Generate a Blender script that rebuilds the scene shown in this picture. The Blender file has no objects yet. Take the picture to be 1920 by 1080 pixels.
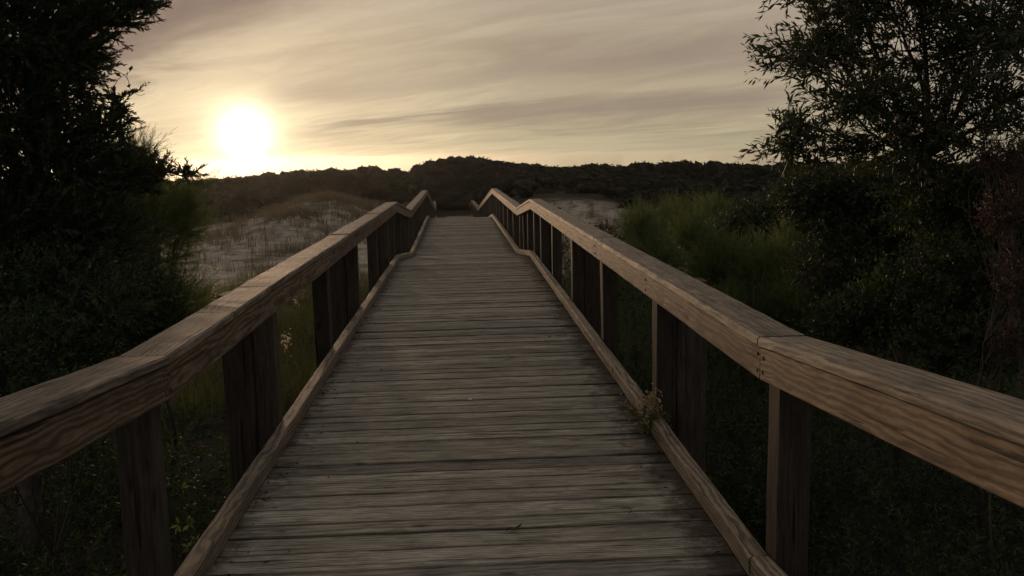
import bpy, math
import numpy as np
from mathutils import Matrix, Vector
R = math.radians
scene = bpy.context.scene
COL = scene.collection
PI = math.pi

# ---------------------------------------------------------------- camera
F = 1726.6; PITCH, YAW, ROLL = R(8.06), R(2.88), R(1.26); CAMP = np.array([0.0, 0.0, 1.833])
fw = np.array([math.sin(YAW)*math.cos(PITCH), math.cos(YAW)*math.cos(PITCH), -math.sin(PITCH)])
rt = np.array([math.cos(YAW), -math.sin(YAW), 0.0]); up = np.cross(rt, fw)
r2 = rt*math.cos(ROLL) - up*math.sin(ROLL); u2 = up*math.cos(ROLL) + rt*math.sin(ROLL)
cam = bpy.data.cameras.new('camera'); camo = bpy.data.objects.new('camera', cam); COL.objects.link(camo)
cam.sensor_width = 36.0; cam.lens = F/1920*36.0; cam.clip_end = 6000; cam.clip_start = 0.05
m = Matrix.Identity(4)
for i in range(3):
    m[i][0] = r2[i]; m[i][1] = u2[i]; m[i][2] = -fw[i]; m[i][3] = CAMP[i]
camo.matrix_world = m
scene.camera = camo

def at(u, v, y):
    """world point at forward distance y whose sight line is the photo's pixel u, v (a surveying helper)"""
    d = fw + r2*(u-960)/F + u2*(540-v)/F
    return CAMP + d*(y/d[1])

# ---------------------------------------------------------------- sky, sun, exposure
sd = at(459, 250, 1.0) - CAMP; sd = sd/np.linalg.norm(sd)
SUN_EL = math.asin(sd[2]); SUN_AZ = math.atan2(sd[0], sd[1])
scene.view_settings.view_transform = 'Standard'
scene.view_settings.look = 'None'
scene.view_settings.exposure = 0.0
scene.view_settings.gamma = 1.0
scene.view_settings.use_curve_mapping = False

world = bpy.data.worlds.new('World'); scene.world = world; world.use_nodes = True
NT = world.node_tree; NT.nodes.clear()
def nn(tree, typ, **kw):
    n = tree.nodes.new(typ)
    for k, v in kw.items(): setattr(n, k, v)
    return n
def math_n(T, op, a, b=None, c=None, clamp=False):
    n = T.nodes.new('ShaderNodeMath'); n.operation = op; n.use_clamp = clamp
    for i, s in enumerate((a, b, c)):
        if s is None: continue
        if isinstance(s, (int, float)): n.inputs[i].default_value = s
        else: T.links.new(s, n.inputs[i])
    return n.outputs[0]
def mix_c(T, fac, a, b, mode='MIX'):
    n = T.nodes.new('ShaderNodeMix'); n.data_type = 'RGBA'; n.blend_type = mode; n.clamp_factor = True
    for s, idx in ((fac, 0), (a, 6), (b, 7)):
        if isinstance(s, (int, float)): n.inputs[idx].default_value = s
        elif isinstance(s, tuple): n.inputs[idx].default_value = (*s, 1) if len(s) == 3 else s
        else: T.links.new(s, n.inputs[idx])
    return n.outputs[2]
def ramp(T, fac, stops, interp='LINEAR'):
    n = T.nodes.new('ShaderNodeValToRGB'); n.color_ramp.interpolation = interp
    e = n.color_ramp.elements
    while len(e) < len(stops): e.new(0.5)
    for el, (p, c) in zip(e, stops):
        el.position = p; el.color = (*c, 1) if isinstance(c, tuple) else (c, c, c, 1)
    T.links.new(fac, n.inputs[0]); return n.outputs[0]
def noise(T, vec, scale, detail=4, rough=0.55, dist=0.0):
    n = T.nodes.new('ShaderNodeTexNoise'); n.inputs['Scale'].default_value = scale
    n.inputs['Detail'].default_value = detail; n.inputs['Roughness'].default_value = rough
    n.inputs['Distortion'].default_value = dist
    T.links.new(vec, n.inputs['Vector']); return n.outputs['Fac']
def vmath(T, op, a, b=None):
    n = T.nodes.new('ShaderNodeVectorMath'); n.operation = op
    for i, s in enumerate((a, b)):
        if s is None: continue
        if isinstance(s, tuple): n.inputs[i].default_value = s
        else: T.links.new(s, n.inputs[i])
    return n

sky = nn(NT, 'ShaderNodeTexSky', sky_type='NISHITA'); sky.sun_disc = False
sky.sun_elevation = SUN_EL; sky.sun_rotation = SUN_AZ
sky.air_density = 1.6; sky.dust_density = 3.0; sky.ozone_density = 1.0
tc = nn(NT, 'ShaderNodeTexCoord')
dirv = vmath(NT, 'NORMALIZE', tc.outputs['Generated']).outputs[0]
sep = nn(NT, 'ShaderNodeSeparateXYZ'); NT.links.new(dirv, sep.inputs[0])
zc = math_n(NT, 'MAXIMUM', sep.outputs[2], 0.0)
den = math_n(NT, 'ADD', zc, 0.055)
px_ = math_n(NT, 'DIVIDE', sep.outputs[0], den); py_ = math_n(NT, 'DIVIDE', sep.outputs[1], den)
A0 = R(-38)                                   # heading the cloud streaks run along
cu = math_n(NT, 'ADD', math_n(NT, 'MULTIPLY', px_, math.sin(A0)), math_n(NT, 'MULTIPLY', py_, math.cos(A0)))
cv = math_n(NT, 'SUBTRACT', math_n(NT, 'MULTIPLY', px_, math.cos(A0)), math_n(NT, 'MULTIPLY', py_, math.sin(A0)))
def cloudvec(su, sv, ox, oy):
    c = nn(NT, 'ShaderNodeCombineXYZ')
    NT.links.new(math_n(NT, 'ADD', math_n(NT, 'MULTIPLY', cu, su), ox), c.inputs[0])
    NT.links.new(math_n(NT, 'ADD', math_n(NT, 'MULTIPLY', cv, sv), oy), c.inputs[1])
    return c.outputs[0]
n1 = noise(NT, cloudvec(0.16, 0.40, 3.2, 1.7), 1.0, 7, 0.55, 1.0)
n2 = noise(NT, cloudvec(0.45, 1.15, 9.1, 4.3), 1.0, 8, 0.6, 1.4)
n3 = noise(NT, cloudvec(0.16, 0.30, 20.7, 11.3), 1.0, 3, 0.5, 0.3)
dt = vmath(NT, 'DOT_PRODUCT', dirv, tuple(float(x) for x in sd)).outputs['Value']
om = math_n(NT, 'MAXIMUM', math_n(NT, 'SUBTRACT', 1.0, dt), 0.0)
def lobe(k): return math_n(NT, 'EXPONENT', math_n(NT, 'MULTIPLY', om, -k))
toward = math_n(NT, 'MULTIPLY_ADD', dt, 0.5, 0.5, clamp=True)
# high thin cloud: cream towards the sun, mauve grey away from it
base = ramp(NT, toward, [(0.0, (0.26, 0.26, 0.255)), (0.45, (0.36, 0.357, 0.335)), (0.80, (0.37, 0.34, 0.295)),
                         (0.93, (0.475, 0.405, 0.31)), (0.975, (0.55, 0.475, 0.35)), (1.0, (0.70, 0.605, 0.44))])
elev = ramp(NT, sep.outputs[2], [(0.0, (1.0, 1.0, 0.86)), (0.06, (1.05, 1.03, 0.95)), (0.16, (0.92, 0.9, 0.93)),
                                 (0.4, (1.05, 1.04, 1.06)), (1.0, (1.3, 1.3, 1.34))])
base = mix_c(NT, 1.0, base, elev, 'MULTIPLY')
d1 = ramp(NT, n1, [(0.34, 1.0), (0.60, 0.0)], 'EASE')
d2 = ramp(NT, n2, [(0.38, 1.0), (0.62, 0.0)], 'EASE')
dark = math_n(NT, 'ADD', math_n(NT, 'MULTIPLY', d1, 0.34), math_n(NT, 'MULTIPLY', d2, 0.22))
base = mix_c(NT, dark, base, mix_c(NT, 1.0, base, (0.42, 0.39, 0.42), 'MULTIPLY'))
lift = ramp(NT, n3, [(0.45, 0.0), (0.7, 0.35)])
base = mix_c(NT, lift, base, mix_c(NT, 1.0, base, (1.45, 1.38, 1.25), 'MULTIPLY'))
# the sun's aureole in the thin cloud
def add_lobe(acc, k, col):
    cx = nn(NT, 'ShaderNodeCombineXYZ')
    l = lobe(k)
    for i in range(3): NT.links.new(math_n(NT, 'MULTIPLY', l, col[i]), cx.inputs[i])
    a = vmath(NT, 'ADD', acc, cx.outputs[0]); return a.outputs[0]
acc = add_lobe(base, 330.0, (0.24, 0.205, 0.12))
acc = add_lobe(acc, 45.0, (0.10, 0.075, 0.04))
wisp = noise(NT, cloudvec(0.5, 1.6, 5.0, 2.0), 1.0, 6, 0.6, 0.8)
wv = math_n(NT, 'SUBTRACT', wisp, 0.5)
def unitd(u, v): d = at(u, v, 1.0)-CAMP; return d/np.linalg.norm(d)
def smooth_n(a, lo, hi):
    q = nn(NT, 'ShaderNodeMapRange'); q.interpolation_type = 'SMOOTHSTEP'; NT.links.new(a, q.inputs[0])
    q.inputs[1].default_value = lo; q.inputs[2].default_value = hi; return q.outputs[0]
def streak(acc, u1, v1, u2, v2, wid, amt, col, feather=0.05, wob=0.03):
    """a thin layer of cloud lying along a great circle"""
    a, b = unitd(u1, v1), unitd(u2, v2); n = np.cross(a, b); n /= np.linalg.norm(n); t = np.cross(n, (a+b)/2)
    t = t/np.linalg.norm(t); 
    if t@(b-a) < 0: t = -t
    dist = vmath(NT, 'DOT_PRODUCT', dirv, tuple(map(float, n))).outputs['Value']
    dist = math_n(NT, 'ADD', dist, math_n(NT, 'MULTIPLY', wv, wob))
    al = vmath(NT, 'DOT_PRODUCT', dirv, tuple(map(float, t))).outputs['Value']
    ln_ = math_n(NT, 'MULTIPLY', smooth_n(al, float(t@a), float(t@a)+feather*2), math_n(NT, 'SUBTRACT', 1.0, smooth_n(al, float(t@b)-feather*2, float(t@b))))
    gsn = math_n(NT, 'EXPONENT', math_n(NT, 'MULTIPLY', math_n(NT, 'MULTIPLY', dist, dist), -1.0/(wid*wid)))
    mk = math_n(NT, 'MULTIPLY', math_n(NT, 'MULTIPLY', gsn, ln_), math_n(NT, 'MULTIPLY', smooth_n(wisp, 0.08, 0.48), amt))
    return mix_c(NT, mk, acc, col)
acc = streak(acc, 500, 252, 1250, 166, 0.0065, 0.85, (0.36, 0.30, 0.22))
acc = streak(acc, 760, 226, 1560, 176, 0.0095, 0.85, (0.31, 0.25, 0.195))
acc = streak(acc, 420, 190, 1100, 122, 0.014, 0.6, (0.38, 0.315, 0.235))
acc = streak(acc, 850, 128, 1700, 92, 0.020, 0.5, (0.29, 0.225, 0.185))
acc = streak(acc, 380, 160, 900, 150, 0.012, 0.4, (0.60, 0.50, 0.36))
acc = streak(acc, 950, 175, 1700, 140, 0.008, 0.5, (0.50, 0.41, 0.28))
acc = streak(acc, 900, 292, 1600, 255, 0.010, 0.5, (0.52, 0.47, 0.31))
# a heavier mauve cloud bank high over the sun's left
a, b_ = unitd(190, 132), unitd(590, -45); nb_ = np.cross(a, b_); nb_ /= np.linalg.norm(nb_)
if nb_[2] < 0: nb_ = -nb_
dist = vmath(NT, 'DOT_PRODUCT', dirv, tuple(map(float, nb_))).outputs['Value']
billow = noise(NT, cloudvec(0.55, 0.9, 2.0, 8.0), 1.0, 7, 0.6, 0.6)
dist = math_n(NT, 'ADD', dist, math_n(NT, 'MULTIPLY', math_n(NT, 'SUBTRACT', billow, 0.5), 0.11))
bank = math_n(NT, 'MULTIPLY', smooth_n(dist, -0.042, 0.016), math_n(NT, 'MULTIPLY', math_n(NT, 'SUBTRACT', 1.0, smooth_n(dist, 0.16, 0.32)), 0.85))
acc = mix_c(NT, bank, acc, ramp(NT, wisp, [(0.3, (0.165, 0.125, 0.112)), (0.7, (0.27, 0.21, 0.18))]))
acc = add_lobe(acc, 3700.0, (2.1, 1.85, 1.35))
acc = add_lobe(acc, 800.0, (0.20, 0.17, 0.10))
bg1 = nn(NT, 'ShaderNodeBackground'); NT.links.new(sky.outputs[0], bg1.inputs[0]); bg1.inputs[1].default_value = 0.05
bg2 = nn(NT, 'ShaderNodeBackground'); NT.links.new(acc, bg2.inputs[0]); bg2.inputs[1].default_value = 1.0
mx = nn(NT, 'ShaderNodeMixShader'); mx.inputs[0].default_value = 0.93
NT.links.new(bg1.outputs[0], mx.inputs[1]); NT.links.new(bg2.outputs[0], mx.inputs[2])
wo = nn(NT, 'ShaderNodeOutputWorld'); NT.links.new(mx.outputs[0], wo.inputs[0])

sl = bpy.data.lights.new('sun', 'SUN'); sl.energy = 2.0; sl.angle = R(6); sl.color = (1.0, 0.66, 0.40)
so = bpy.data.objects.new('sun', sl); COL.objects.link(so)
so.rotation_euler = Vector((-sd[0], -sd[1], -sd[2])).to_track_quat('-Z', 'Y').to_euler()
so.location = (sd*50).tolist()

# ---------------------------------------------------------------- mesh helpers
def mesh_obj(name, V, Fc, mat, parent=None, rnd=None, gc=None, smooth=False, ed=None):
    """V (n,3); Fc: list of (k,4)/(k,3) arrays or list of tuples"""
    me = bpy.data.meshes.new(name)
    V = np.asarray(V, dtype=np.float32)
    if isinstance(Fc, np.ndarray): Fc = [Fc]
    if len(Fc) and isinstance(Fc[0], np.ndarray):
        loops = np.concatenate([f.ravel() for f in Fc]); tot = np.concatenate([np.full(len(f), f.shape[1]) for f in Fc])
    else:
        loops = np.array([i for f in Fc for i in f]); tot = np.array([len(f) for f in Fc])
    start = np.concatenate([[0], np.cumsum(tot)[:-1]])
    me.vertices.add(len(V)); me.vertices.foreach_set('co', V.ravel())
    me.loops.add(len(loops)); me.loops.foreach_set('vertex_index', loops.astype(np.int32))
    me.polygons.add(len(tot)); me.polygons.foreach_set('loop_start', start.astype(np.int32))
    me.polygons.foreach_set('loop_total', tot.astype(np.int32))
    me.polygons.foreach_set('use_smooth', np.full(len(tot), bool(smooth)))
    if rnd is not None:
        a = me.attributes.new('rnd', 'FLOAT', 'POINT'); a.data.foreach_set('value', np.asarray(rnd, dtype=np.float32))
    if gc is not None:
        a = me.attributes.new('gc', 'FLOAT_VECTOR', 'POINT'); a.data.foreach_set('vector', np.asarray(gc, dtype=np.float32).ravel())
    if ed is not None:
        a = me.attributes.new('ed', 'FLOAT', 'POINT'); a.data.foreach_set('value', np.asarray(ed, dtype=np.float32))
    me.update(calc_edges=True); me.validate()
    if mat is not None: me.materials.append(mat)
    o = bpy.data.objects.new(name, me); COL.objects.link(o)
    if parent is not None: o.parent = parent
    return o
def tag(o, label=None, cat=None, group=None, kind=None):
    if label: o['label'] = label
    if cat: o['category'] = cat
    if group: o['group'] = group
    if kind: o['kind'] = kind
    return o
def empty(name, loc=(0, 0, 0)):
    o = bpy.data.objects.new(name, None); COL.objects.link(o); o.location = loc; o.empty_display_size = 0.1
    return o
def recentre(o, loc):
    """give a part or thing built in world coordinates its own base point"""
    loc = Vector([float(c) for c in loc]); o.data.transform(Matrix.Translation(-loc)); o.location = loc

class MB:
    def __init__(s): s.V = []; s.F = []; s.r = []; s.g = []; s.e = []; s.n = 0; s.iron = 0
    def add(s, V, Fc, rnd=0.5, gc=None, ed=None):
        V = np.asarray(V, float); s.V.append(V)
        s.F += [tuple(i + s.n for i in f) for f in Fc]
        s.r.append(np.full(len(V), rnd) if np.isscalar(rnd) else rnd)
        s.g.append(V if gc is None else gc); s.e.append(np.zeros(len(V)) if ed is None else np.asarray(ed)); s.n += len(V)
    def build(s, name, mat, parent=None, smooth=False):
        o = mesh_obj(name, np.concatenate(s.V), s.F, mat, parent, np.concatenate(s.r), np.concatenate(s.g), smooth, np.concatenate(s.e))
        if s.iron:
            o.data.materials.append(M_iron)
            for p in list(o.data.polygons)[-s.iron:]: p.material_index = 1
        return o
    def bolt(s, c, nx, r=0.009):
        """an iron bolt head on a face that looks along x"""
        n = 8; V = [(c[0]+nx*h, c[1]+q*r*math.cos(2*PI*j/n), c[2]+q*r*math.sin(2*PI*j/n)) for h, q in ((-.004, 1), (.003, 1), (.005, .6)) for j in range(n)]
        Fc = [(i*n+j, i*n+(j+1) % n, (i+1)*n+(j+1) % n, (i+1)*n+j) for i in range(2) for j in range(n)] + [tuple(2*n+j for j in range(n))]
        s.add(V, Fc); s.iron += len(Fc)

rngW = np.random.default_rng(7)
def beam(mb, A, B, side, upv, w, h, n=8, jit=0.0015, ch=0.006, rng=rngW, endjit=0.0, flip=False):
    """timber from A to B; A/B are the centre of its section; side and upv span the cut face"""
    A, B, side, upv = (np.asarray(q, float) for q in (A, B, side, upv))
    a, b = w/2, h/2
    sec = [(-a+ch, -b), (a-ch, -b), (a, -b+ch), (a, b-ch), (a-ch, b), (-a+ch, b), (-a, b-ch), (-a, -b+ch)]
    L = np.linalg.norm(B-A); V = []; G = []; E = []
    off = np.array([rng.uniform(0, 60), rng.choice([-1, 1])*rng.uniform(.03, .14), rng.uniform(-.14, .14)])
    low = rng.normal(0, jit*1.5, (n+1, 2)); low = (low + np.roll(low, 1, 0))/2
    for i in range(n+1):
        t = i/n
        if 0 < i < n: t += rng.uniform(-0.25, 0.25)/n
        c = A + (B-A)*t
        wear = rng.uniform(0.4, 1.0)
        for j, (x, z) in enumerate(sec):
            jx, jz = rng.normal(0, jit, 2)
            e = endjit*rng.uniform(-1, 1) if i in (0, n) else 0
            p = c + side*(x + jx + low[i, 0]*0.5) + upv*(z + jz + low[i, 1]*0.5) + (B-A)/L*e
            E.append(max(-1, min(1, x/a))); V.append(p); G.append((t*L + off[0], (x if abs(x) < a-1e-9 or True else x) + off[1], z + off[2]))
    Fc = []
    for i in range(n):
        for j in range(8):
            k = (j+1) % 8
            Fc.append((i*8+j, i*8+k, (i+1)*8+k, (i+1)*8+j))
    Fc.append(tuple(range(7, -1, -1))); Fc.append(tuple(n*8 + j for j in range(8)))
    mb.add(V, Fc, rng.uniform(0, 1), np.array(G), E)

def tubes(P0, P1, r0, r1, k=4):
    P0 = np.asarray(P0, float); P1 = np.asarray(P1, float); n = len(P0)
    r0 = np.broadcast_to(r0, n)[:, None]; r1 = np.broadcast_to(r1, n)[:, None]
    d = P1-P0; d /= np.linalg.norm(d, axis=1)[:, None] + 1e-9
    ref = np.where(np.abs(d[:, 2:3]) < 0.9, np.array([[0, 0, 1.0]]), np.array([[1.0, 0, 0]]))
    s = np.cross(d, ref); s /= np.linalg.norm(s, axis=1)[:, None]; t = np.cross(d, s)
    V = []
    for ring, r in ((P0, r0), (P1, r1)):
        for j in range(k):
            a = 2*PI*j/k; V.append(ring + (s*math.cos(a) + t*math.sin(a))*r)
    V = np.stack(V, 1)                       # n, 2k, 3
    q = np.array([[j, (j+1) % k, k+(j+1) % k, k+j] for j in range(k)])
    Fq = (np.arange(n)*2*k)[:, None, None] + q[None]
    return V.reshape(-1, 3), Fq.reshape(-1, 4)
def leaf_quads(P, D, L, W, rng, bend=0.0):
    """each leaf a folded diamond: base, two sides, tip"""
    n = len(P); L = np.broadcast_to(L, n)[:, None]; W = np.broadcast_to(W, n)[:, None]
    D = D/(np.linalg.norm(D, axis=1)[:, None] + 1e-9)
    r = rng.normal(0, 1, (n, 3)); S = np.cross(D, r); S /= np.linalg.norm(S, axis=1)[:, None] + 1e-9
    N = np.cross(S, D)
    mid = P + D*L*0.45 + N*L*0.04
    V = np.stack([P, mid + S*W/2, P + D*L - N*L*bend, mid - S*W/2], 1)
    return V.reshape(-1, 3), np.arange(n*4).reshape(-1, 4)
def join(parts):
    V = []; Fc = []; r = []; n = 0
    for v, f, q in parts:
        V.append(v); Fc.append(f + n); r.append(q); n += len(v)
    return np.concatenate(V), Fc, np.concatenate(r)

# ---------------------------------------------------------------- materials
def new_mat(name):
    mt = bpy.data.materials.new(name); mt.use_nodes = True; T = mt.node_tree
    b = T.nodes['Principled BSDF']; return mt, T, b
def attr(T, name, out='Fac'):
    a = T.nodes.new('ShaderNodeAttribute'); a.attribute_name = name; return a.outputs[out]
def wood(name, c_dark, c_mid, c_light, rough=0.75, bump=0.5, stain=0.5, moss=0.0, spec=0.3, ring=0.5):
    mt, T, b = new_mat(name)
    gc = attr(T, 'gc', 'Vector'); rnd = attr(T, 'rnd')
    def mp(sx, sy, sz):
        n = T.nodes.new('ShaderNodeMapping'); n.inputs['Scale'].default_value = (sx, sy, sz)
        T.links.new(gc, n.inputs['Vector']); return n.outputs[0]
    fine = noise(T, mp(10, 170, 170), 1.0, 5, 0.7, 0.5)
    med = noise(T, mp(3.2, 38, 38), 1.0, 6, 0.68, 0.8)
    blot = noise(T, mp(3.5, 9, 9), 1.0, 6, 0.7)
    w = T.nodes.new('ShaderNodeTexWave'); w.wave_type = 'RINGS'; w.rings_direction = 'X'
    w.inputs['Scale'].default_value = 1.0; w.inputs['Distortion'].default_value = 11.0
    w.inputs['Detail'].default_value = 4.0; w.inputs['Detail Scale'].default_value = 0.5; w.inputs['Detail Roughness'].default_value = 0.6
    T.links.new(mp(4.2, 15, 15), w.inputs['Vector'])
    grain = math_n(T, 'ADD', math_n(T, 'MULTIPLY', fine, 0.45), math_n(T, 'MULTIPLY', med, 0.55))
    grain = math_n(T, 'ADD', math_n(T, 'MULTIPLY', grain, 1-ring*0.5), math_n(T, 'MULTIPLY', w.outputs['Fac'], ring*0.5))
    col = ramp(T, grain, [(0.34, c_dark), (0.49, c_mid), (0.66, c_light)])
    tint = ramp(T, rnd, [(0.0, (0.66, 0.64, 0.64)), (0.35, (0.9, 0.9, 0.88)), (0.7, (1.0, 0.97, 0.92)), (1.0, (1.22, 1.2, 1.16))])
    col = mix_c(T, 1.0, col, tint, 'MULTIPLY')
    bl = ramp(T, blot, [(0.33, 1.0), (0.60, 0.0)])
    col = mix_c(T, math_n(T, 'MULTIPLY', bl, stain), col, mix_c(T, 1.0, col, (0.35, 0.31, 0.30), 'MULTIPLY'))
    rg = ramp(T, w.outputs['Fac'], [(0.1, 1-0.55*ring), (0.45, 1.0), (1.0, 1.06)])
    col = mix_c(T, 1.0, col, rg, 'MULTIPLY')
    vk = T.nodes.new('ShaderNodeTexVoronoi'); vk.inputs['Scale'].default_value = 1.0; T.links.new(mp(2.2, 5.5, 5.5), vk.inputs['Vector'])
    kn = ramp(T, math_n(T, 'ADD', vk.outputs['Distance'], math_n(T, 'MULTIPLY', math_n(T, 'SUBTRACT', med, 0.5), 0.12)), [(0.05, 0.8), (0.13, 0.0)])
    col = mix_c(T, kn, col, mix_c(T, 1.0, col, (0.25, 0.2, 0.17), 'MULTIPLY'))
    crack = ramp(T, noise(T, mp(1.3, 48, 48), 1.0, 4, 0.55, 0.3), [(0.33, 1.0), (0.385, 0.0)])
    col = mix_c(T, crack, col, mix_c(T, 1.0, col, (0.22, 0.2, 0.2), 'MULTIPLY'))
    if moss:
        mo = ramp(T, noise(T, mp(6, 12, 12), 1.0, 6, 0.7), [(0.52, 0.0), (0.66, moss)])
        col = mix_c(T, mo, col, (0.085, 0.095, 0.045))
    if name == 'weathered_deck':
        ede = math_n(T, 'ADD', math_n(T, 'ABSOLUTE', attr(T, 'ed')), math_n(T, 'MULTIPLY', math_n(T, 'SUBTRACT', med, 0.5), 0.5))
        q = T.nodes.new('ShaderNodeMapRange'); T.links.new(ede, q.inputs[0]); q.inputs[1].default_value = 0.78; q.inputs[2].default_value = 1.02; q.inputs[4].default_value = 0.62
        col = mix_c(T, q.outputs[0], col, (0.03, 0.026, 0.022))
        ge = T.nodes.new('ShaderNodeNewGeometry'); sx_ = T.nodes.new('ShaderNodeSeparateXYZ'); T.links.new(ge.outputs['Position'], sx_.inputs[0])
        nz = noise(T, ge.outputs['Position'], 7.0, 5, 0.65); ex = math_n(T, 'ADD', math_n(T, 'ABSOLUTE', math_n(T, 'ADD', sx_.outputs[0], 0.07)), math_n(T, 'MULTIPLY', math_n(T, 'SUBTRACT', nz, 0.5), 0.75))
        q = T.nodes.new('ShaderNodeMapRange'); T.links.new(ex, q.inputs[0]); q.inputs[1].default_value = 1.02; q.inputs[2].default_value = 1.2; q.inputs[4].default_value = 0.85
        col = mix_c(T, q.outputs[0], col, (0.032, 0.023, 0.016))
    T.links.new(col, b.inputs['Base Color'])
    b.inputs['Roughness'].default_value = rough; b.inputs['Specular IOR Level'].default_value = spec
    hgt = math_n(T, 'SUBTRACT', grain, math_n(T, 'MULTIPLY', crack, 0.8))
    bp = T.nodes.new('ShaderNodeBump'); bp.inputs['Strength'].default_value = bump; bp.inputs['Distance'].default_value = 0.004
    T.links.new(hgt, bp.inputs['Height']); T.links.new(bp.outputs[0], b.inputs['Normal'])
    return mt
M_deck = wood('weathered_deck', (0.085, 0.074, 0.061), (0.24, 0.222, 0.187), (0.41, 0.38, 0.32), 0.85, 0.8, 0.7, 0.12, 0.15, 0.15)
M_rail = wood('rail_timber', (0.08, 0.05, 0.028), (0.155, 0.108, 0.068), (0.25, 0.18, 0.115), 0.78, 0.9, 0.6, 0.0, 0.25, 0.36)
M_cap = wood('rail_cap_timber', (0.07, 0.055, 0.042), (0.155, 0.125, 0.095), (0.25, 0.20, 0.145), 0.74, 1.2, 0.85, 0.15, 0.4, 0.3)
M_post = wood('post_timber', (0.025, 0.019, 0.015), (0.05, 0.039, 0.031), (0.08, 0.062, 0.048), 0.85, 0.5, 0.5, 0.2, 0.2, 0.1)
M_kerb = wood('kerb_timber', (0.08, 0.062, 0.045), (0.17, 0.135, 0.098), (0.26, 0.21, 0.155), 0.75, 0.6, 0.55, 0.25, 0.3, 0.4)

M_iron, T, b = new_mat('rusted_iron'); tcn = T.nodes.new('ShaderNodeTexCoord')
T.links.new(ramp(T, noise(T, tcn.outputs['Object'], 120, 3), [(.3, (.02, .014, .011)), (.7, (.07, .04, .026))]), b.inputs['Base Color']); b.inputs['Roughness'].default_value = .8
def leaf_mat(name, cols, trans=0.35, tcol=None, rough=0.55, spec=0.3):
    mt, T, b = new_mat(name)
    rnd = attr(T, 'rnd')
    k = len(cols)
    col = ramp(T, rnd, [(i/(k-1), c) for i, c in enumerate(cols)])
    T.links.new(col, b.inputs['Base Color']); b.inputs['Roughness'].default_value = rough
    b.inputs['Specular IOR Level'].default_value = spec
    tr = T.nodes.new('ShaderNodeBsdfTranslucent')
    tcc = mix_c(T, 1.0, col, tcol or (1.5, 1.6, 0.7), 'MULTIPLY'); T.links.new(tcc, tr.inputs[0])
    mxs = T.nodes.new('ShaderNodeMixShader'); mxs.inputs[0].default_value = trans
    T.links.new(b.outputs[0], mxs.inputs[1]); T.links.new(tr.outputs[0], mxs.inputs[2])
    T.links.new(mxs.outputs[0], T.nodes['Material Output'].inputs['Surface'])
    return mt
M_myrtle = leaf_mat('myrtle_leaf', [(0.0186, 0.0246, 0.0120), (0.0306, 0.0426, 0.0186), (0.0510, 0.0594, 0.0288), (0.0768, 0.0612, 0.0360)], 0.2)
M_cedar = leaf_mat('cedar_leaf', [(0.0208, 0.0304, 0.0144), (0.0336, 0.0488, 0.0208), (0.0512, 0.0640, 0.0256)], 0.15)
M_feather = leaf_mat('feathery_leaf', [(0.0469, 0.0629, 0.0275), (0.0753, 0.0965, 0.0380), (0.1169, 0.1302, 0.0549)], 0.4)
M_forest = leaf_mat('forest_leaf', [(0.0135, 0.0135, 0.0086), (0.0210, 0.0210, 0.0119), (0.0308, 0.0281, 0.0162), (0.0341, 0.0265, 0.0184)], 0.1, None, .8, .1)
M_under = leaf_mat('undergrowth_leaf', [(0.0162, 0.0234, 0.0108), (0.0288, 0.0432, 0.0162), (0.0540, 0.0672, 0.0228)], 0.3)
M_meadow = leaf_mat('meadow_leaf', [(0.0560, 0.0640, 0.0200), (0.0880, 0.0840, 0.0280), (0.1360, 0.1120, 0.0560)], 0.45)
M_dune = leaf_mat('dune_grass_leaf', [(0.07, 0.062, 0.038), (0.12, 0.10, 0.062), (0.19, 0.155, 0.10)], 0.4, (1.2, 1.1, 0.8))
M_red = leaf_mat('dried_red_leaf', [(0.036, 0.021, 0.016), (0.064, 0.038, 0.029), (0.104, 0.064, 0.048)], 0.3, (1.2, 1.0, 0.8))
M_tan = leaf_mat('tan_seed', [(0.22, 0.17, 0.11), (0.36, 0.28, 0.19)], 0.4, (1.2, 1.05, 0.8))
M_white = leaf_mat('pale_seed', [(0.45, 0.40, 0.32), (0.65, 0.58, 0.48)], 0.5, (1.1, 1.05, 0.9))
def bark_mat(name, c1, c2):
    mt, T, b = new_mat(name); tcn = T.nodes.new('ShaderNodeTexCoord')
    f = noise(T, tcn.outputs['Object'], 18, 5, 0.6); T.links.new(ramp(T, f, [(0.3, c1), (0.7, c2)]), b.inputs['Base Color'])
    b.inputs['Roughness'].default_value = 0.9; return mt
M_bark = bark_mat('bark', (0.025, 0.02, 0.017), (0.07, 0.055, 0.045))
M_twig = bark_mat('dry_twig', (0.05, 0.035, 0.025), (0.12, 0.09, 0.065))

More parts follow.
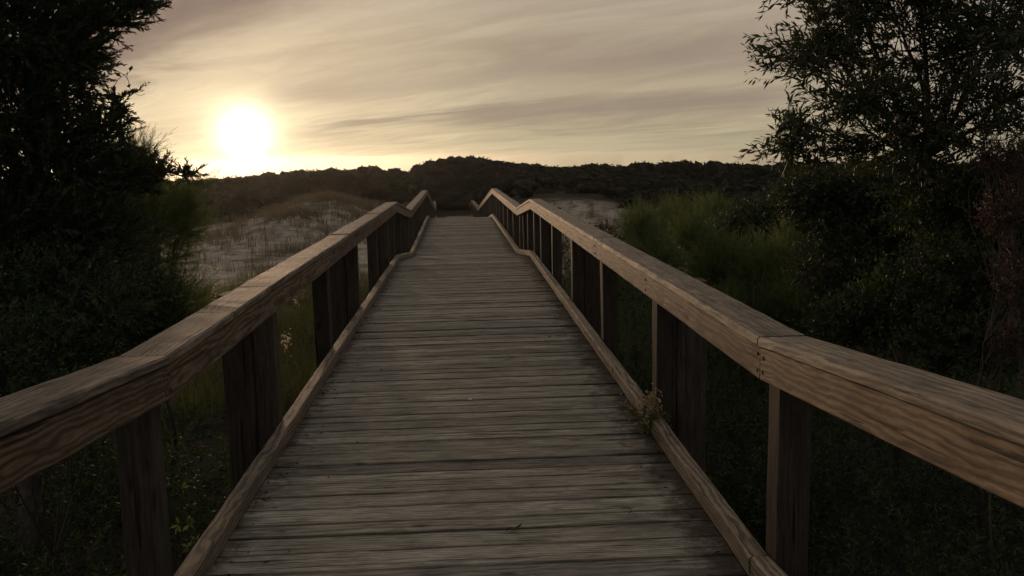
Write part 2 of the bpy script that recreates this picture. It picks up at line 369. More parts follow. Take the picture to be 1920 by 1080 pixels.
# ---------------------------------------------------------------- ground
def sstep(a, b, x):
    t = np.clip((x-a)/(b-a), 0, 1); return t*t*(3-2*t)
def gz(x, y):
    x = np.asarray(x, float); y = np.asarray(y, float)
    z = -1.35 - 0.35*sstep(12, 35, y)
    # grassy dune left of the boardwalk
    cx, cy = -7.5, 52.0
    z = z + 1.45*np.exp(-((x-cx)/4.2)**2 - ((y-cy)/9)**2)
    z = z + 0.55*np.exp(-((x+3.6)/2.5)**2 - ((y-30)/8)**2)
    # small sand swell on the right
    z = z + 0.5*np.exp(-((x-8)/4)**2 - ((y-66)/6)**2)
    # ripples of blown sand
    z = z + 0.10*np.sin(x*0.9+y*0.35)*np.sin(y*0.42-x*0.2)*sstep(18, 28, y) + 0.04*np.sin(x*2.3+1)*np.sin(y*1.7)
    # long wooded ridge
    ridge = sstep(58, 92, y)*(1.0 + 0.35*np.sin(x*0.11+1.0))*(1-0.5*sstep(150, 400, y))
    z = z + ridge*1.35 + 1.0*np.exp(-((x-1.5)/9)**2 - ((y-84)/12)**2)
    # hollow the far flight goes down into
    z = z - 1.5*np.exp(-((x+0.7)/3.2)**2)*sstep(40, 54, y)*(1-sstep(70, 80, y))
    z = np.where(y > 94, z - 3.2*sstep(94, 135, y), z) - 0.026*np.maximum(np.hypot(x, y) - 100, 0)
    return z
def axis(lim_near, step, lim_far):
    a = list(np.arange(0, lim_near, step)); s = step
    while a[-1] < lim_far: s *= 1.25; a.append(a[-1]+s)
    return np.array(a)
ax = axis(45, 0.5, 3000); gx = np.concatenate([-ax[:0:-1], ax])
ay = axis(100, 0.5, 3000); byk = axis(4, 0.5, 3000); gy = np.concatenate([-byk[:0:-1], ay])
XX, YY = np.meshgrid(gx, gy); ZZ = gz(XX, YY)
V = np.stack([XX, YY, ZZ], -1).reshape(-1, 3); nx = len(gx); ny = len(gy)
idx = np.arange(nx*ny).reshape(ny, nx)
Fg = np.stack([idx[:-1, :-1], idx[:-1, 1:], idx[1:, 1:], idx[1:, :-1]], -1).reshape(-1, 4)
mt, T, b = new_mat('dune_ground')
geo = T.nodes.new('ShaderNodeNewGeometry')
fn = noise(T, geo.outputs['Position'], 3.0, 8, 0.65); ln = noise(T, geo.outputs['Position'], 0.25, 4, 0.6)
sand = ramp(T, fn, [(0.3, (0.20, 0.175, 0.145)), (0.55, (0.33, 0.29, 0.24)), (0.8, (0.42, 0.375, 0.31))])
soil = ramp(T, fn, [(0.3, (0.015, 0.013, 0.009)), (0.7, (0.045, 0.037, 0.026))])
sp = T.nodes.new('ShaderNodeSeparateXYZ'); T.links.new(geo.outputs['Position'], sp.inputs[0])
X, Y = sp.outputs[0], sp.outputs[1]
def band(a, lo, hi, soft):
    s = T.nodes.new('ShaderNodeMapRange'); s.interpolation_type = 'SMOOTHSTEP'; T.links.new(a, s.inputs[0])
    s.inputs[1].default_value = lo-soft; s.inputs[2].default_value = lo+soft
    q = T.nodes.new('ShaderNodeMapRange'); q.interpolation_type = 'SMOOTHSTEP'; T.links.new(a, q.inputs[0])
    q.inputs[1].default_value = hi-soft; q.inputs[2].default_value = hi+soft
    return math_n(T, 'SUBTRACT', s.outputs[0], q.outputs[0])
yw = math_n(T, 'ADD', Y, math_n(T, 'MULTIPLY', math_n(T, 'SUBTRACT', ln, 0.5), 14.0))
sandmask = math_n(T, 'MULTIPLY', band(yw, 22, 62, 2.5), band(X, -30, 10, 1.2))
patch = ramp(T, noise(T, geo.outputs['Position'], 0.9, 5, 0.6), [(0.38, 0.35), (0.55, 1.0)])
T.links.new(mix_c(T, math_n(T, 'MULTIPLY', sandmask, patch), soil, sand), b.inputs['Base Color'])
b.inputs['Roughness'].default_value = 0.95; b.inputs['Specular IOR Level'].default_value = 0.1
bp = T.nodes.new('ShaderNodeBump'); bp.inputs['Strength'].default_value = 0.6; bp.inputs['Distance'].default_value = 0.15
T.links.new(fn, bp.inputs['Height']); T.links.new(bp.outputs[0], b.inputs['Normal'])
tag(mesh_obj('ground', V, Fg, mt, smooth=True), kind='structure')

# ---------------------------------------------------------------- boardwalk
PROF = [(-6.0, 0.0, 0.302), (0.0, 0.0, 0.302), (3.72, 0.0, 0.0), (17.0, 0.0, 0.0), (21.36, 0.0, -0.387), (35.2, -0.14, -0.387),
        (54.2, -0.42, -2.12), (64.3, -0.71, -2.12), (70.5, -0.8, -2.75)]
PY = np.array([p[0] for p in PROF]); PX = np.array([p[1] for p in PROF]); PZ = np.array([p[2] for p in PROF])
# the far flight goes down to the sand behind the second rise; lift nothing below the ground
def path(y): return float(np.interp(y, PY, PX)), float(np.interp(y, PY, PZ))
walk = empty('boardwalk', (0, 0, 0))
tag(walk, 'long weathered timber boardwalk with plank deck and railings over the dunes', 'boardwalk')
# deck planks
mb = MB(); y = -5.9; rng = np.random.default_rng(3)
while y < 70.3:
    w = rng.choice([0.14, 0.185, 0.185, 0.16, 0.205]); gap = rng.uniform(0.006, 0.015)
    c = y + w/2; x, z = path(c); x2, z2 = path(c+0.05); sl_ = math.atan2(z2-z, 0.05)
    tilt = sl_ + rng.normal(0, 0.006)
    sd_ = np.array([0, math.cos(tilt), math.sin(tilt)]); upv = np.array([0, -math.sin(tilt), math.cos(tilt)])
    dz = rng.normal(0, 0.0025); sk = rng.normal(0, 0.004)
    n = 14 if y < 14 else (6 if y < 36 else 2)
    beam(mb, (x-1.285+rng.uniform(-.012, .012), c-sk, z-0.019+dz), (x+1.285+rng.uniform(-.012, .012), c+sk, z-0.019+dz+rng.normal(0, .002)),
         sd_, upv, w, 0.038, n, 0.0012 if y < 14 else 0.0006, 0.005, rng)
    y += w + gap
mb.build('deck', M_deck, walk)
# beams under the deck
UX = np.array([1.0, 0, 0]); UZ = np.array([0, 0, 1.0])
for s in (-1, 1):
    mb = MB()
    for i in range(len(PROF)-1):
        a, bq = PROF[i], PROF[i+1]
        beam(mb, (a[1]+s*1.215, a[0]+0.002, a[2]-0.15), (bq[1]+s*1.215, bq[0]-0.002, bq[2]-0.15), UX, UZ, 0.05, 0.21, 10, 0.001)
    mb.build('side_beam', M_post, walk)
# spans: where the boards are butted
posts_y = [-3.6, -1.16, 1.28, 3.72, 6.16, 8.6, 11.04, 13.5, 15.5, 17.0, 18.7, 20.2, 21.36, 23.8, 26.2, 28.6, 31.0, 33.2, 35.2, 37.6, 40, 42.4, 44.8, 47.2, 49.6, 52,
           54.2, 56.6, 59.0, 61.6, 64.3, 66.7, 69.1]
joints = [-6.0, -1.16, 0.0, 3.72, 8.6, 13.5, 17.0, 21.36, 26.2, 31.0, 35.2, 40, 44.8, 49.6, 54.2, 59.0, 64.3, 70.4]
joints_k = [-6.0, -1.16, 0.0, 3.72, 7.4, 12.2, 17.0, 21.36, 26.2, 31.0, 35.2, 40, 44.8, 49.6, 54.2, 59.0, 64.3, 70.4]
HR = 1.073
rng = np.random.default_rng(11)
for s in (-1, 1):
    rail = empty('railing', (0, 0, 0)); rail.parent = walk
    jc = joints if s > 0 else [-6.0, -1.16, 0.0, 1.9, 3.72, 4.8, 5.74, 7.2, 8.3, 9.8, 11.6, 13.5, 15.4] + joints[6:]
    for a, bq in zip(jc[:-1], jc[1:]):
        xa, za = path(a); xb, zb = path(bq)
        near = bq < 22
        mb = MB(); n = int((bq-a)*8) if near else 4
        g_ = rng.uniform(0.004, 0.008); dz = rng.uniform(-0.004, 0.004)
        beam(mb, (xa+s*(1.209+0.105), a+g_, za+HR-0.021+dz), (xb+s*(1.209+0.105), bq-g_, zb+HR-0.021+dz+rng.uniform(-.003, .003)), UX, UZ, 0.21, 0.042, max(n, 2),
             0.0009 if near else 0.001, 0.008, rng)
        mb.build('top_board', M_cap, rail)
    for a, bq in zip(joints[:-1], joints[1:]):
        xa, za = path(a); xb, zb = path(bq)
        near = bq < 22; n = int((bq-a)*8) if near else 4
        mb = MB()
        beam(mb, (xa+s*1.249, a+0.003, za+HR-0.0485-0.07), (xb+s*1.249, bq-0.003, zb+HR-0.0485-0.07), UX, UZ, 0.055, 0.14, max(n, 2), 0.0007 if near else 0.001, 0.005, rng)
        for yp in posts_y:
            if a - 0.1 < yp < bq + 0.1 and yp < 22:
                for dy in ([-.035, .035] if min(abs(yp-a), abs(yp-bq)) < .1 else [0.0]):
                    if a < yp+dy < bq:
                        xq, zq = path(yp+dy)
                        for zz in (-.085, -.15): mb.bolt((xq+s*1.2225, yp+dy+rng.uniform(-.006, .006), zq+HR+zz+rng.uniform(-.006, .006)), -s)
        mb.build('side_board', M_rail, rail)
    for i, yp in enumerate(posts_y):
        x, z = path(yp); gzz = float(gz(x+s*1.35, yp)) - 0.3
        if yp > 48: gzz = min(gzz, z-1.0)
        mb = MB(); lean = rng.normal(0, 0.008)
        top = z+HR-0.046
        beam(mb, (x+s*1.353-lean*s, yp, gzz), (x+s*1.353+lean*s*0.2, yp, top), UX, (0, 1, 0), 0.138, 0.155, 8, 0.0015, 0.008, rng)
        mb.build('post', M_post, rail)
        if i % 2 == 0 and yp > 3 and yp < 36 or yp == 18.7:
            mb = MB(); w2 = rng.uniform(0.19, 0.23)
            beam(mb, (x+s*(1.425+w2/2), yp+0.02, gzz), (x+s*(1.427+w2/2), yp+0.02, top-0.05), UX, (0, 1, 0), w2, 0.2, 8, 0.002, 0.02, rng)
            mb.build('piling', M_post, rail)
    for a, bq in zip(joints_k[:-1], joints_k[1:]):
        xa, za = path(a); xb, zb = path(bq); near = bq < 22
        mb = MB(); n = int((bq-a)*5) if near else 4
        wob = rng.uniform(-0.004, 0.004)
        beam(mb, (xa+s*(1.193+0.044)+wob, a+0.003, za+0.055), (xb+s*(1.193+0.044), bq-0.003, zb+0.055), UX, UZ, 0.088, 0.098, max(n, 2), 0.0012, 0.01, rng)
        mb.build('kerb_board', M_kerb, rail)

# ---------------------------------------------------------------- evening haze in the air
hv = [(x, y, z) for x in (-3010, 3010) for y in (-3010, 3010) for z in (-90, 12)]
hz = bpy.data.meshes.new('haze'); hz.from_pydata(hv, [], [(0, 1, 3, 2), (4, 6, 7, 5), (0, 4, 5, 1), (2, 3, 7, 6), (0, 2, 6, 4), (1, 5, 7, 3)])
ho = bpy.data.objects.new('haze', hz); COL.objects.link(ho); tag(ho, 'thin warm evening haze in the air over the dunes', 'haze', kind='stuff')
mt = bpy.data.materials.new('haze'); mt.use_nodes = True; T = mt.node_tree; T.nodes.remove(T.nodes['Principled BSDF'])
vn = T.nodes.new('ShaderNodeVolumePrincipled'); vn.inputs['Density'].default_value = 0.00009
vn.inputs['Color'].default_value = (.92, .9, .87, 1); vn.inputs['Anisotropy'].default_value = 0.8
T.links.new(vn.outputs[0], T.nodes['Material Output'].inputs['Volume']); hz.materials.append(mt)

# ---------------------------------------------------------------- vegetation builders
def unit(v): return v/(np.linalg.norm(v, axis=-1, keepdims=True) + 1e-9)
def B(u, v, y, ru, rv, rd=None, wgt=1.0):
    c = at(u, v, y); k = y/F
    return (c, np.array([ru*k, rd if rd else ru*k, rv*k]), wgt)
def blob_twigs(blobs, n, rng, shell=0.6, upb=0.4, jit=0.5, side=(0, 0, 0), clump=0, spread=.1):
    w = np.array([b_[2]*np.prod(b_[1])**(0.52) for b_ in blobs]); w /= w.sum()
    ch = rng.choice(len(blobs), n, p=w)
    C = np.array([b_[0] for b_ in blobs])[ch]; Rr = np.array([b_[1] for b_ in blobs])[ch]
    q = unit(rng.normal(0, 1, (n, 3))); rad = rng.uniform(0, 1, (n, 1))**(1/3*(1/shell))
    P = C + q*Rr*rad
    if clump:                              # twigs gather on shared boughs, leaving gaps between
        k = rng.integers(0, max(1, n//clump), n); own = np.array([np.linalg.norm(Rr[i]) for i in k]) 
        P = P[k] + rng.normal(0, 1, (n, 3))*np.minimum(spread, own*.3)[:, None]; q = q[k]
    D = unit(unit(q) + np.array([0, 0, upb]) + np.array(side) + rng.normal(0, jit, (n, 3)))
    return P, D, ch
def foliage(P, D, rng, tl, k, L, W, ang, tw=0.0015, bend=0.05, curl=0.15, taper=0.4, tip0=0.1, lj=0.25):
    """twigs at P heading D, each with k leaves set at ang to it"""
    n = len(P); tl = tl*rng.uniform(0.6, 1.3, (n, 1))
    cd = rng.normal(0, curl, (n, 3)); base = P - D*tl*0.5
    parts = []
    if tw:
        mid = base + D*tl*0.5 + cd*tl*0.25; tip = base + D*tl + cd*tl
        v, f = tubes(base, mid, tw, tw*0.8, 3); parts.append((v, f, np.full(len(v), 0.3)))
        v, f = tubes(mid, tip, tw*0.8, tw*0.35, 3); parts.append((v, f, np.full(len(v), 0.3)))
    t = np.linspace(tip0, 1.0, k)[None, :, None] + rng.uniform(-0.4, 0.4, (n, k, 1))/k
    t = np.clip(t, 0, 1)
    pos = base[:, None] + D[:, None]*(tl[:, None]*t) + cd[:, None]*(tl[:, None]*t*t)
    r_ = rng.normal(0, 1, (n, k, 3)); per = unit(np.cross(np.broadcast_to(D[:, None], (n, k, 3)), r_))
    dd = unit(D[:, None]*math.cos(ang) + per*math.sin(ang) + rng.normal(0, 0.15, (n, k, 3)))
    sz = rng.uniform(1-lj, 1+lj, (n, k, 1))*(1 - taper*np.abs(t*2-1)**2)
    v, f = leaf_quads(pos.reshape(-1, 3), dd.reshape(-1, 3), (L*sz).ravel(), (W*sz).ravel(), rng, bend)
    tr = np.repeat(np.clip(rng.normal(0.45, 0.22, n), 0, 1), k) + rng.normal(0, 0.12, n*k)
    parts.append((v, f, np.repeat(np.clip(tr, 0, 1), 4)))
    return parts
def polytube(pts, r0, r1, k=6):
    pts = np.array(pts); rr = np.linspace(r0, r1, len(pts))
    return tubes(pts[:-1], pts[1:], rr[:-1], rr[1:], k)
def curve(a, b_, rng, n=6, wob=0.12, sag=0.0):
    a = np.asarray(a, float); b_ = np.asarray(b_, float); L = np.linalg.norm(b_-a)
    t = np.linspace(0, 1, n)[:, None]; p = a + (b_-a)*t
    a1, a2 = rng.normal(0, wob*L*.6, (2, 3)); w = a1*np.sin(t*PI) + a2*np.sin(t*2*PI)*.5 + rng.normal(0, wob*L*.04, (n, 3))*np.sin(t*PI)
    return p + w + np.array([0, 0, 1])*(-sag*L*np.sin(t*PI))
def limbs(base, blobs, P, rng, r=0.05, sub=12, rs=0.007, hub=None):
    """trunk from base with a limb to each blob and thin branches on to its twigs"""
    parts = []; base = np.asarray(base, float)
    C = np.array([b_[0] for b_ in blobs])
    hub = np.asarray(hub, float) if hub is not None else base*0.6 + C.mean(0)*0.4
    tr = curve(base, hub, rng, 7, 0.06); v, f = polytube(tr, r, r*0.6, 8); parts.append((v, f, np.full(len(v), .5)))
    for b_ in blobs:
        st = tr[2 + np.argmin(np.linalg.norm(tr[2:]-b_[0], axis=1) + rng.uniform(0, .15, len(tr)-2))]
        fat = min(1.0, float(np.min(b_[1]))/0.3)
        lb = curve(st, b_[0], rng, 7, 0.10); v, f = polytube(lb, r*0.38*fat + .002, r*0.10*fat + .001, 5); parts.append((v, f, np.full(len(v), .5)))
        dist = np.linalg.norm((P-b_[0])/b_[1], axis=1); cand = np.where(dist < 1.1)[0]
        if len(cand) == 0: continue
        for j in rng.choice(cand, min(sub, len(cand)), replace=False):
            cp = curve(lb[rng.integers(3, 7)], P[j], rng, 5, 0.12); v, f = polytube(cp, rs, rs*0.3, 4); parts.append((v, f, np.full(len(v), .5)))
    return parts
def plant(name, blobs, base, seed, n, mat, label, cat, group=None, fol={}, tw={}, lim={}, crown='crown', trunk='trunk', bark=None):
    rng = np.random.default_rng(seed); t = empty(name, tuple(float(c) for c in base)); bpy.context.view_layer.update()
    tag(t, label, cat, group)
    P, D, ch = blob_twigs(blobs, n, rng, **tw)
    zmin = gz(P[:, 0], P[:, 1]) + 0.05; P[:, 2] = np.maximum(P[:, 2], zmin)
    # nothing grows through the walkway
    inside = (np.abs(P[:, 0]-np.interp(P[:, 1], PY, PX)) < 1.62) & (P[:, 2] > -1.0); P, D = P[~inside], D[~inside]
    v, f, r = join(foliage(P, D, rng, **fol)); o = mesh_obj(crown, v-np.array(base), f, mat, t, r)
    v, f, r = join(limbs(base, blobs, P, rng, **lim)); o = mesh_obj(trunk, v-np.array(base), f, bark or M_bark, t, r, smooth=True)
    return t
def gp(x, y, dz=-0.05): return np.array([x, y, float(gz(x, y)) + dz])

MY = dict(tl=0.30, k=13, L=0.082, W=0.020, ang=R(38), tw=0.0016)
CE = dict(tl=0.19, k=34, L=0.042, W=0.012, ang=R(26), tw=0.003, curl=0.2, taper=0.5)

# right: the tall wax myrtle that leans in over the rail
blobs = [B(1545, 60, 7.2, 95, 75, 0.5, 0.9), B(1600, -60, 7.2, 120, 80, 0.6), B(1500, 115, 7.0, 55, 40, 0.3, 0.7), B(1690, 60, 7.4, 130, 120, 0.7), B(1470, 95, 7.0, 30, 22, .2, .5),
         B(1610, 190, 6.9, 50, 22, 0.3, 0.9), B(1545, 182, 6.9, 34, 7, 0.15, 0.7), B(1475, 255, 6.8, 55, 12, 0.2, 0.9), B(1425, 255, 6.8, 18, 12, 0.12, 0.7), B(1570, 278, 6.9, 60, 12, 0.3, 1.0), B(1485, 290, 6.9, 50, 6, 0.2, .6), B(1480, 215, 6.8, 14, 14, .1, .5),
         B(1690, 245, 7.1, 110, 70, 0.5, 1.3), B(1800, 120, 7.2, 120, 130, 0.6, 1.1), B(1900, 40, 6.6, 110, 140, 0.6), B(1880, 230, 6.6, 90, 70, 0.5, .9), B(1720, -120, 7.4, 200, 110, 0.8), B(1950, -100, 7, 170, 150, .8),
         B(2060, 100, 7, 120, 200, .7, .8)]
plant('tree', blobs, gp(4.0, 8.0), 21, 2700, M_myrtle, 'tall dark broadleaf tree with narrow leaves leaning in over the right railing', 'tree', None, MY,
      dict(shell=0.8, upb=0.25, jit=0.5, side=(-0.35, 0, 0), clump=7, spread=.075), dict(r=0.07, sub=16, rs=0.007, hub=at(1730, 300, 7.6)))
# left: cedar
blobs = [B(50, 40, 6.3, 150, 110, 0.6, 1.4), B(190, 28, 6.2, 75, 26, 0.3, 0.9), B(262, 2, 6.2, 42, 12, 0.2, 0.7), B(110, -60, 6.3, 190, 70, .6, 1.2), B(150, 110, 6.2, 48, 60, 0.3, 1.2), B(60, 200, 6.4, 110, 100, 0.5, 1.4),
         B(225, 195, 6.3, 18, 28, 0.12, 0.9), B(195, 235, 6.3, 38, 30, 0.2, 0.9), B(120, 290, 6.4, 120, 70, 0.5, 1.4), B(285, 320, 6.4, 34, 24, 0.2, 0.9), B(352, 325, 6.4, 14, 12, 0.1, 0.5), B(230, 330, 6.4, 70, 40, 0.4, 1.2),
         B(20, 420, 6.3, 190, 110, 0.6, 1.4), B(-120, 200, 6.4, 180, 250, .8), B(60, 560, 6.1, 170, 110, 0.5, 1.2), B(160, 450, 6.5, 110, 90, .4, 1.0)]
plant('cedar_tree', blobs, gp(-3.3, 6.6), 22, 5000, M_cedar, 'tall dark cedar with stubby upright sprays standing beyond the left railing', 'tree', None, CE,
      dict(shell=0.75, upb=0.55, jit=0.4, side=(0.35, 0, 0)), dict(r=0.09, sub=14, rs=0.009, hub=at(60, 60, 6.6)))

FE = dict(tl=0.34, k=44, L=0.055, W=0.0038, ang=R(32), tw=0.0015, curl=0.12, taper=0.6)
# left feathery bush at the cedar's foot
plant('feathery_bush', [B(290, 430, 9, 85, 90, .5), B(250, 300, 8.8, 45, 45, .3, .8), B(350, 400, 9.2, 40, 60, .3, .7), B(300, 560, 8.6, 95, 60, .5), B(380, 335, 9.3, 16, 12, .1, .25), B(200, 420, 8.8, 80, 120, .5), B(180, 600, 8.2, 110, 80, .5)],
      gp(-3.0, 9.0), 23, 3000, M_feather, 'fine-leaved green bush catching the sun beside the cedar, left of the boardwalk', 'bush', 'feathery bushes', FE,
      dict(shell=.8, upb=.7, jit=.35, side=(.25, 0, 0)), dict(r=.03, sub=10, rs=.005), 'foliage', 'stem')
plant('leafy_shrub', [B(60, 640, 5.2, 120, 70, .4), B(180, 590, 5.6, 90, 60, .4), B(270, 560, 6.4, 80, 60, .4), B(60, 780, 4.6, 120, 90, .4), B(-80, 700, 4.6, 120, 160, .4), B(300, 620, 6.6, 60, 50, .4), B(190, 720, 5.4, 90, 80, .4), B(90, 540, 5.8, 130, 70, .4)],
      gp(-2.7, 5.4), 31, 2000, M_under, 'dark leafy shrub crowding the near end of the left railing below the cedar', 'shrub', None, dict(tl=.26, k=15, L=.045, W=.016, ang=R(45), tw=.002),
      dict(shell=.85, upb=.3, jit=.6), dict(r=.012, sub=6, rs=.003), 'foliage', 'stem')
# right feathery bushes
fe2 = dict(FE, tl=0.55, k=44, L=.08, W=.0065)
plant('feathery_bush', [B(1440, 520, 12, 75, 60, .6), B(1350, 500, 12.5, 60, 50, .5), B(1490, 470, 12.5, 40, 60, .4, .7), B(1300, 440, 13, 36, 34, .3, .6), B(1530, 580, 11, 90, 60, .6), B(1395, 590, 11.5, 90, 50, .6)],
      gp(4.0, 12.2), 24, 3300, M_feather, 'pale green feathery bush just behind the middle of the right railing', 'bush', 'feathery bushes', fe2,
      dict(shell=.8, upb=1.1, jit=.35), dict(r=.03, sub=10, rs=.005), 'foliage', 'stem')
fe3 = dict(FE, tl=0.7, k=36, L=.11, W=.010)
plant('feathery_bush', [B(1200, 425, 23, 36, 36, .8), B(1265, 415, 24, 50, 36, .8), B(1330, 400, 24, 40, 26, .8), B(1230, 480, 22, 60, 40, .8)],
      gp(5.0, 23), 25, 1500, M_feather, 'feathery bush at the edge of the small sand patch right of the boardwalk', 'bush', 'feathery bushes', fe3,
      dict(shell=.8, upb=.9, jit=.4), dict(r=.03, sub=8, rs=.006), 'foliage', 'stem')
DK = dict(tl=0.4, k=18, L=.075, W=.03, ang=R(45), tw=.003)
plant('round_shrub', [B(1420, 425, 17, 60, 46, .7), B(1475, 400, 17, 50, 40, .7), B(1370, 440, 17, 40, 34, .5)], gp(5.6, 17), 26, 1100, M_myrtle,
      'dark rounded shrub behind the pale feathery bush on the right', 'shrub', 'dark shrubs right of the boardwalk', DK, dict(shell=.8, upb=.3, jit=.5), dict(r=.04, sub=8), 'foliage', 'stem')
LF = dict(tl=0.30, k=15, L=.055, W=.022, ang=R(48), tw=.002)
plant('leafy_shrub', [B(1570, 390, 9.5, 90, 75, .6), B(1510, 360, 9.5, 50, 48, .4, .8), B(1640, 350, 9.3, 90, 50, .5), B(1600, 500, 9, 110, 80, .6), B(1700, 440, 9, 90, 90, .6)], gp(4.4, 9.3), 27, 2300, M_myrtle,
      'dense dark leafy shrub at the foot of the tall leaning tree', 'shrub', 'dark shrubs right of the boardwalk', LF, dict(shell=.85, upb=.2, jit=.6), dict(r=.04, sub=12), 'foliage', 'stem')
plant('leafy_shrub', [B(1780, 380, 7, 100, 80, .5), B(1830, 520, 6.6, 130, 100, .6), B(1700, 570, 6.6, 110, 70, .5), B(1600, 610, 6.8, 80, 40, .4), B(1950, 420, 6.6, 120, 150, .6), B(1820, 640, 6.0, 130, 50, .5)], gp(4.0, 6.6), 28, 2300, M_under,
      'speckled green shrub crowding the near end of the right railing', 'shrub', 'dark shrubs right of the boardwalk', LF, dict(shell=.85, upb=.2, jit=.6), dict(r=.04, sub=12), 'foliage', 'stem')
# dried red-brown plant at the right edge
plant('dried_flower_bush', [B(1890, 290, 5.6, 34, 40, .2), B(1875, 400, 5.5, 34, 50, .2), B(1905, 520, 5.4, 34, 60, .2), B(1895, 640, 5.2, 24, 40, .15), B(1925, 330, 5.5, 30, 60, .2), B(1850, 300, 5.7, 20, 26, .1, .6)], gp(3.3, 5.5), 29, 700, M_red,
      'dried reddish brown flower plumes on tall stalks at the right edge', 'bush', None, dict(tl=.12, k=26, L=.014, W=.008, ang=R(60), tw=.0015), dict(shell=.8, upb=.4, jit=.6), dict(r=.012, sub=14, rs=.003), 'flower_head', 'stem', M_twig)

# ---------------------------------------------------------------- stuff: undergrowth, grasses, wood
rng = np.random.default_rng(50)
def scatter(n, fn_ok, xr, yr):
    out = []
    while len(out) < n:
        x = rng.uniform(*xr); y_ = rng.uniform(*yr)
        if fn_ok(x, y_): out.append((x, y_))
    return np.array(out)
# undergrowth hugging the walkway
def okU(x, y):
    if y > 21: return False
    if x < -5.5 and y > 16: return False
    return abs(x) > 1.75 or rng.uniform() < 0.3
S = scatter(760, okU, (-8.5, 9.5), (0.5, 21)); blobs = []
for x, y_ in S:
    under = abs(x) < 1.75
    h = rng.uniform(0.12, 0.3) if under else rng.uniform(0.25, 0.6)*(1.0 if x > 0 else 0.8)
    if x < 0 and 10 < y_: h *= 0.45
    blobs.append((np.array([x, y_, float(gz(x, y_)) + h*0.8]), np.array([h*1.1+.15, h*1.1+.15, h]), 1.0))
for i in range(150):                       # rank growth right up to the near posts
    s_ = rng.choice([-1, 1]); x = s_*rng.uniform(1.9, 4.6); y_ = rng.uniform(1.2, 8.5); h = rng.uniform(.35, .6)
    blobs.append((np.array([x, y_, float(gz(x, y_)) + h*0.8]), np.array([h*.9, h*.9, h]), 1.5))
P, D, ch = blob_twigs(blobs, 24000, rng, shell=.9, upb=.5, jit=.6)
okp = ~((np.abs(P[:, 0]) < 1.62) & (P[:, 2] > -0.5)); P, D = P[okp], D[okp]
v, f, r = join(foliage(P, D, rng, tl=.28, k=16, L=.055, W=.02, ang=R(48), tw=.0016))
tag(mesh_obj('undergrowth', v, f, M_under, None, r), 'dark tangled undergrowth below and beside the boardwalk', 'undergrowth', kind='stuff')
def blades(P, h, w, rng, spread=0.35, nseg=3, lean=None):
    """bent grass blades as tapered strips"""
    n = len(P); h = h*rng.uniform(.6, 1.2, (n, 1)); a = rng.uniform(0, 2*PI, n)
    out = np.stack([np.cos(a), np.sin(a), np.zeros(n)], 1)*spread*rng.uniform(.2, 1.3, (n, 1))
    if lean is not None: out = out + np.array(lean)
    sd_ = np.stack([-np.sin(a), np.cos(a), np.zeros(n)], 1)
    rings = []
    for i in range(nseg+1):
        t = i/nseg; c = P + np.array([0, 0, 1])*h*(t - 0.18*t*t) + out*h*t*t
        ww = w*(1-t*0.92)/2
        rings += [c - sd_*ww, c + sd_*ww]
    V = np.stack(rings, 1).reshape(-1, 3); k = 2*(nseg+1)
    q = np.array([[2*i, 2*i+1, 2*i+3, 2*i+2] for i in range(nseg)])
    Fq = ((np.arange(n)*k)[:, None, None] + q[None]).reshape(-1, 4)
    return V, Fq, np.repeat(np.clip(rng.normal(.5, .25, n), 0, 1), k)
def tufts(S, per, rad, h, w, rng, **kw):
    S = np.repeat(S, per, 0); S = S + rng.normal(0, rad, S.shape)
    P = np.stack([S[:, 0], S[:, 1], gz(S[:, 0], S[:, 1])-0.02], 1); return blades(P, h, w, rng, **kw)
# yellow-green meadow grass seen between the left posts
S = scatter(1500, lambda x, y: x < -1.5-0.1*rng.uniform(), (-9, -1.4), (11, 24))
v, f, r = tufts(S, 22, .09, .55, .007, rng, spread=.45)
tag(mesh_obj('meadow_grass', v, [f], M_meadow, None, r), 'yellow green grass left of the boardwalk', 'grass', kind='stuff')
S = scatter(700, lambda x, y: True, (1.5, 7), (10, 24))
v, f, r = tufts(S, 20, .1, .6, .008, rng, spread=.45)
tag(mesh_obj('long_grass', v, [f], M_feather, None, r), 'dark green long grass right of the boardwalk', 'grass', kind='stuff')
# sparse dune grass on the sand
def okD(x, y):
    if abs(x) < 1.7: return False
    d = math.exp(-((x+7)/3.4)**2 - ((y-48)/9)**2)
    nz = math.sin(x*.8+y*.33)*math.sin(y*.27-x*.5+1)
    return rng.uniform() < 0.12 + 0.8*d + (0.25 if nz > .35 else 0) + (.4 if x > 1.7 and y < 45 else 0)
S = scatter(2300, okD, (-32, 14), (20, 62))
S2 = []
for i in range(24):                        # grass gathers in clumps on the dune's flank and crest
    cxy = np.array([rng.normal(-6.8, 2.2), rng.normal(48.5, 5)])
    S2.append(cxy + rng.normal(0, [.5, .8], (rng.integers(12, 34), 2)))
S = np.concatenate([S] + S2); S = S[np.abs(S[:, 0]+.2) > 1.6]
v, f, r = tufts(S, 16, .13, .55, .016, rng, spread=.5)
tag(mesh_obj('dune_grass', v, [f], M_dune, None, r), 'sparse brown tufts of beach grass on the pale sand', 'grass', kind='stuff')

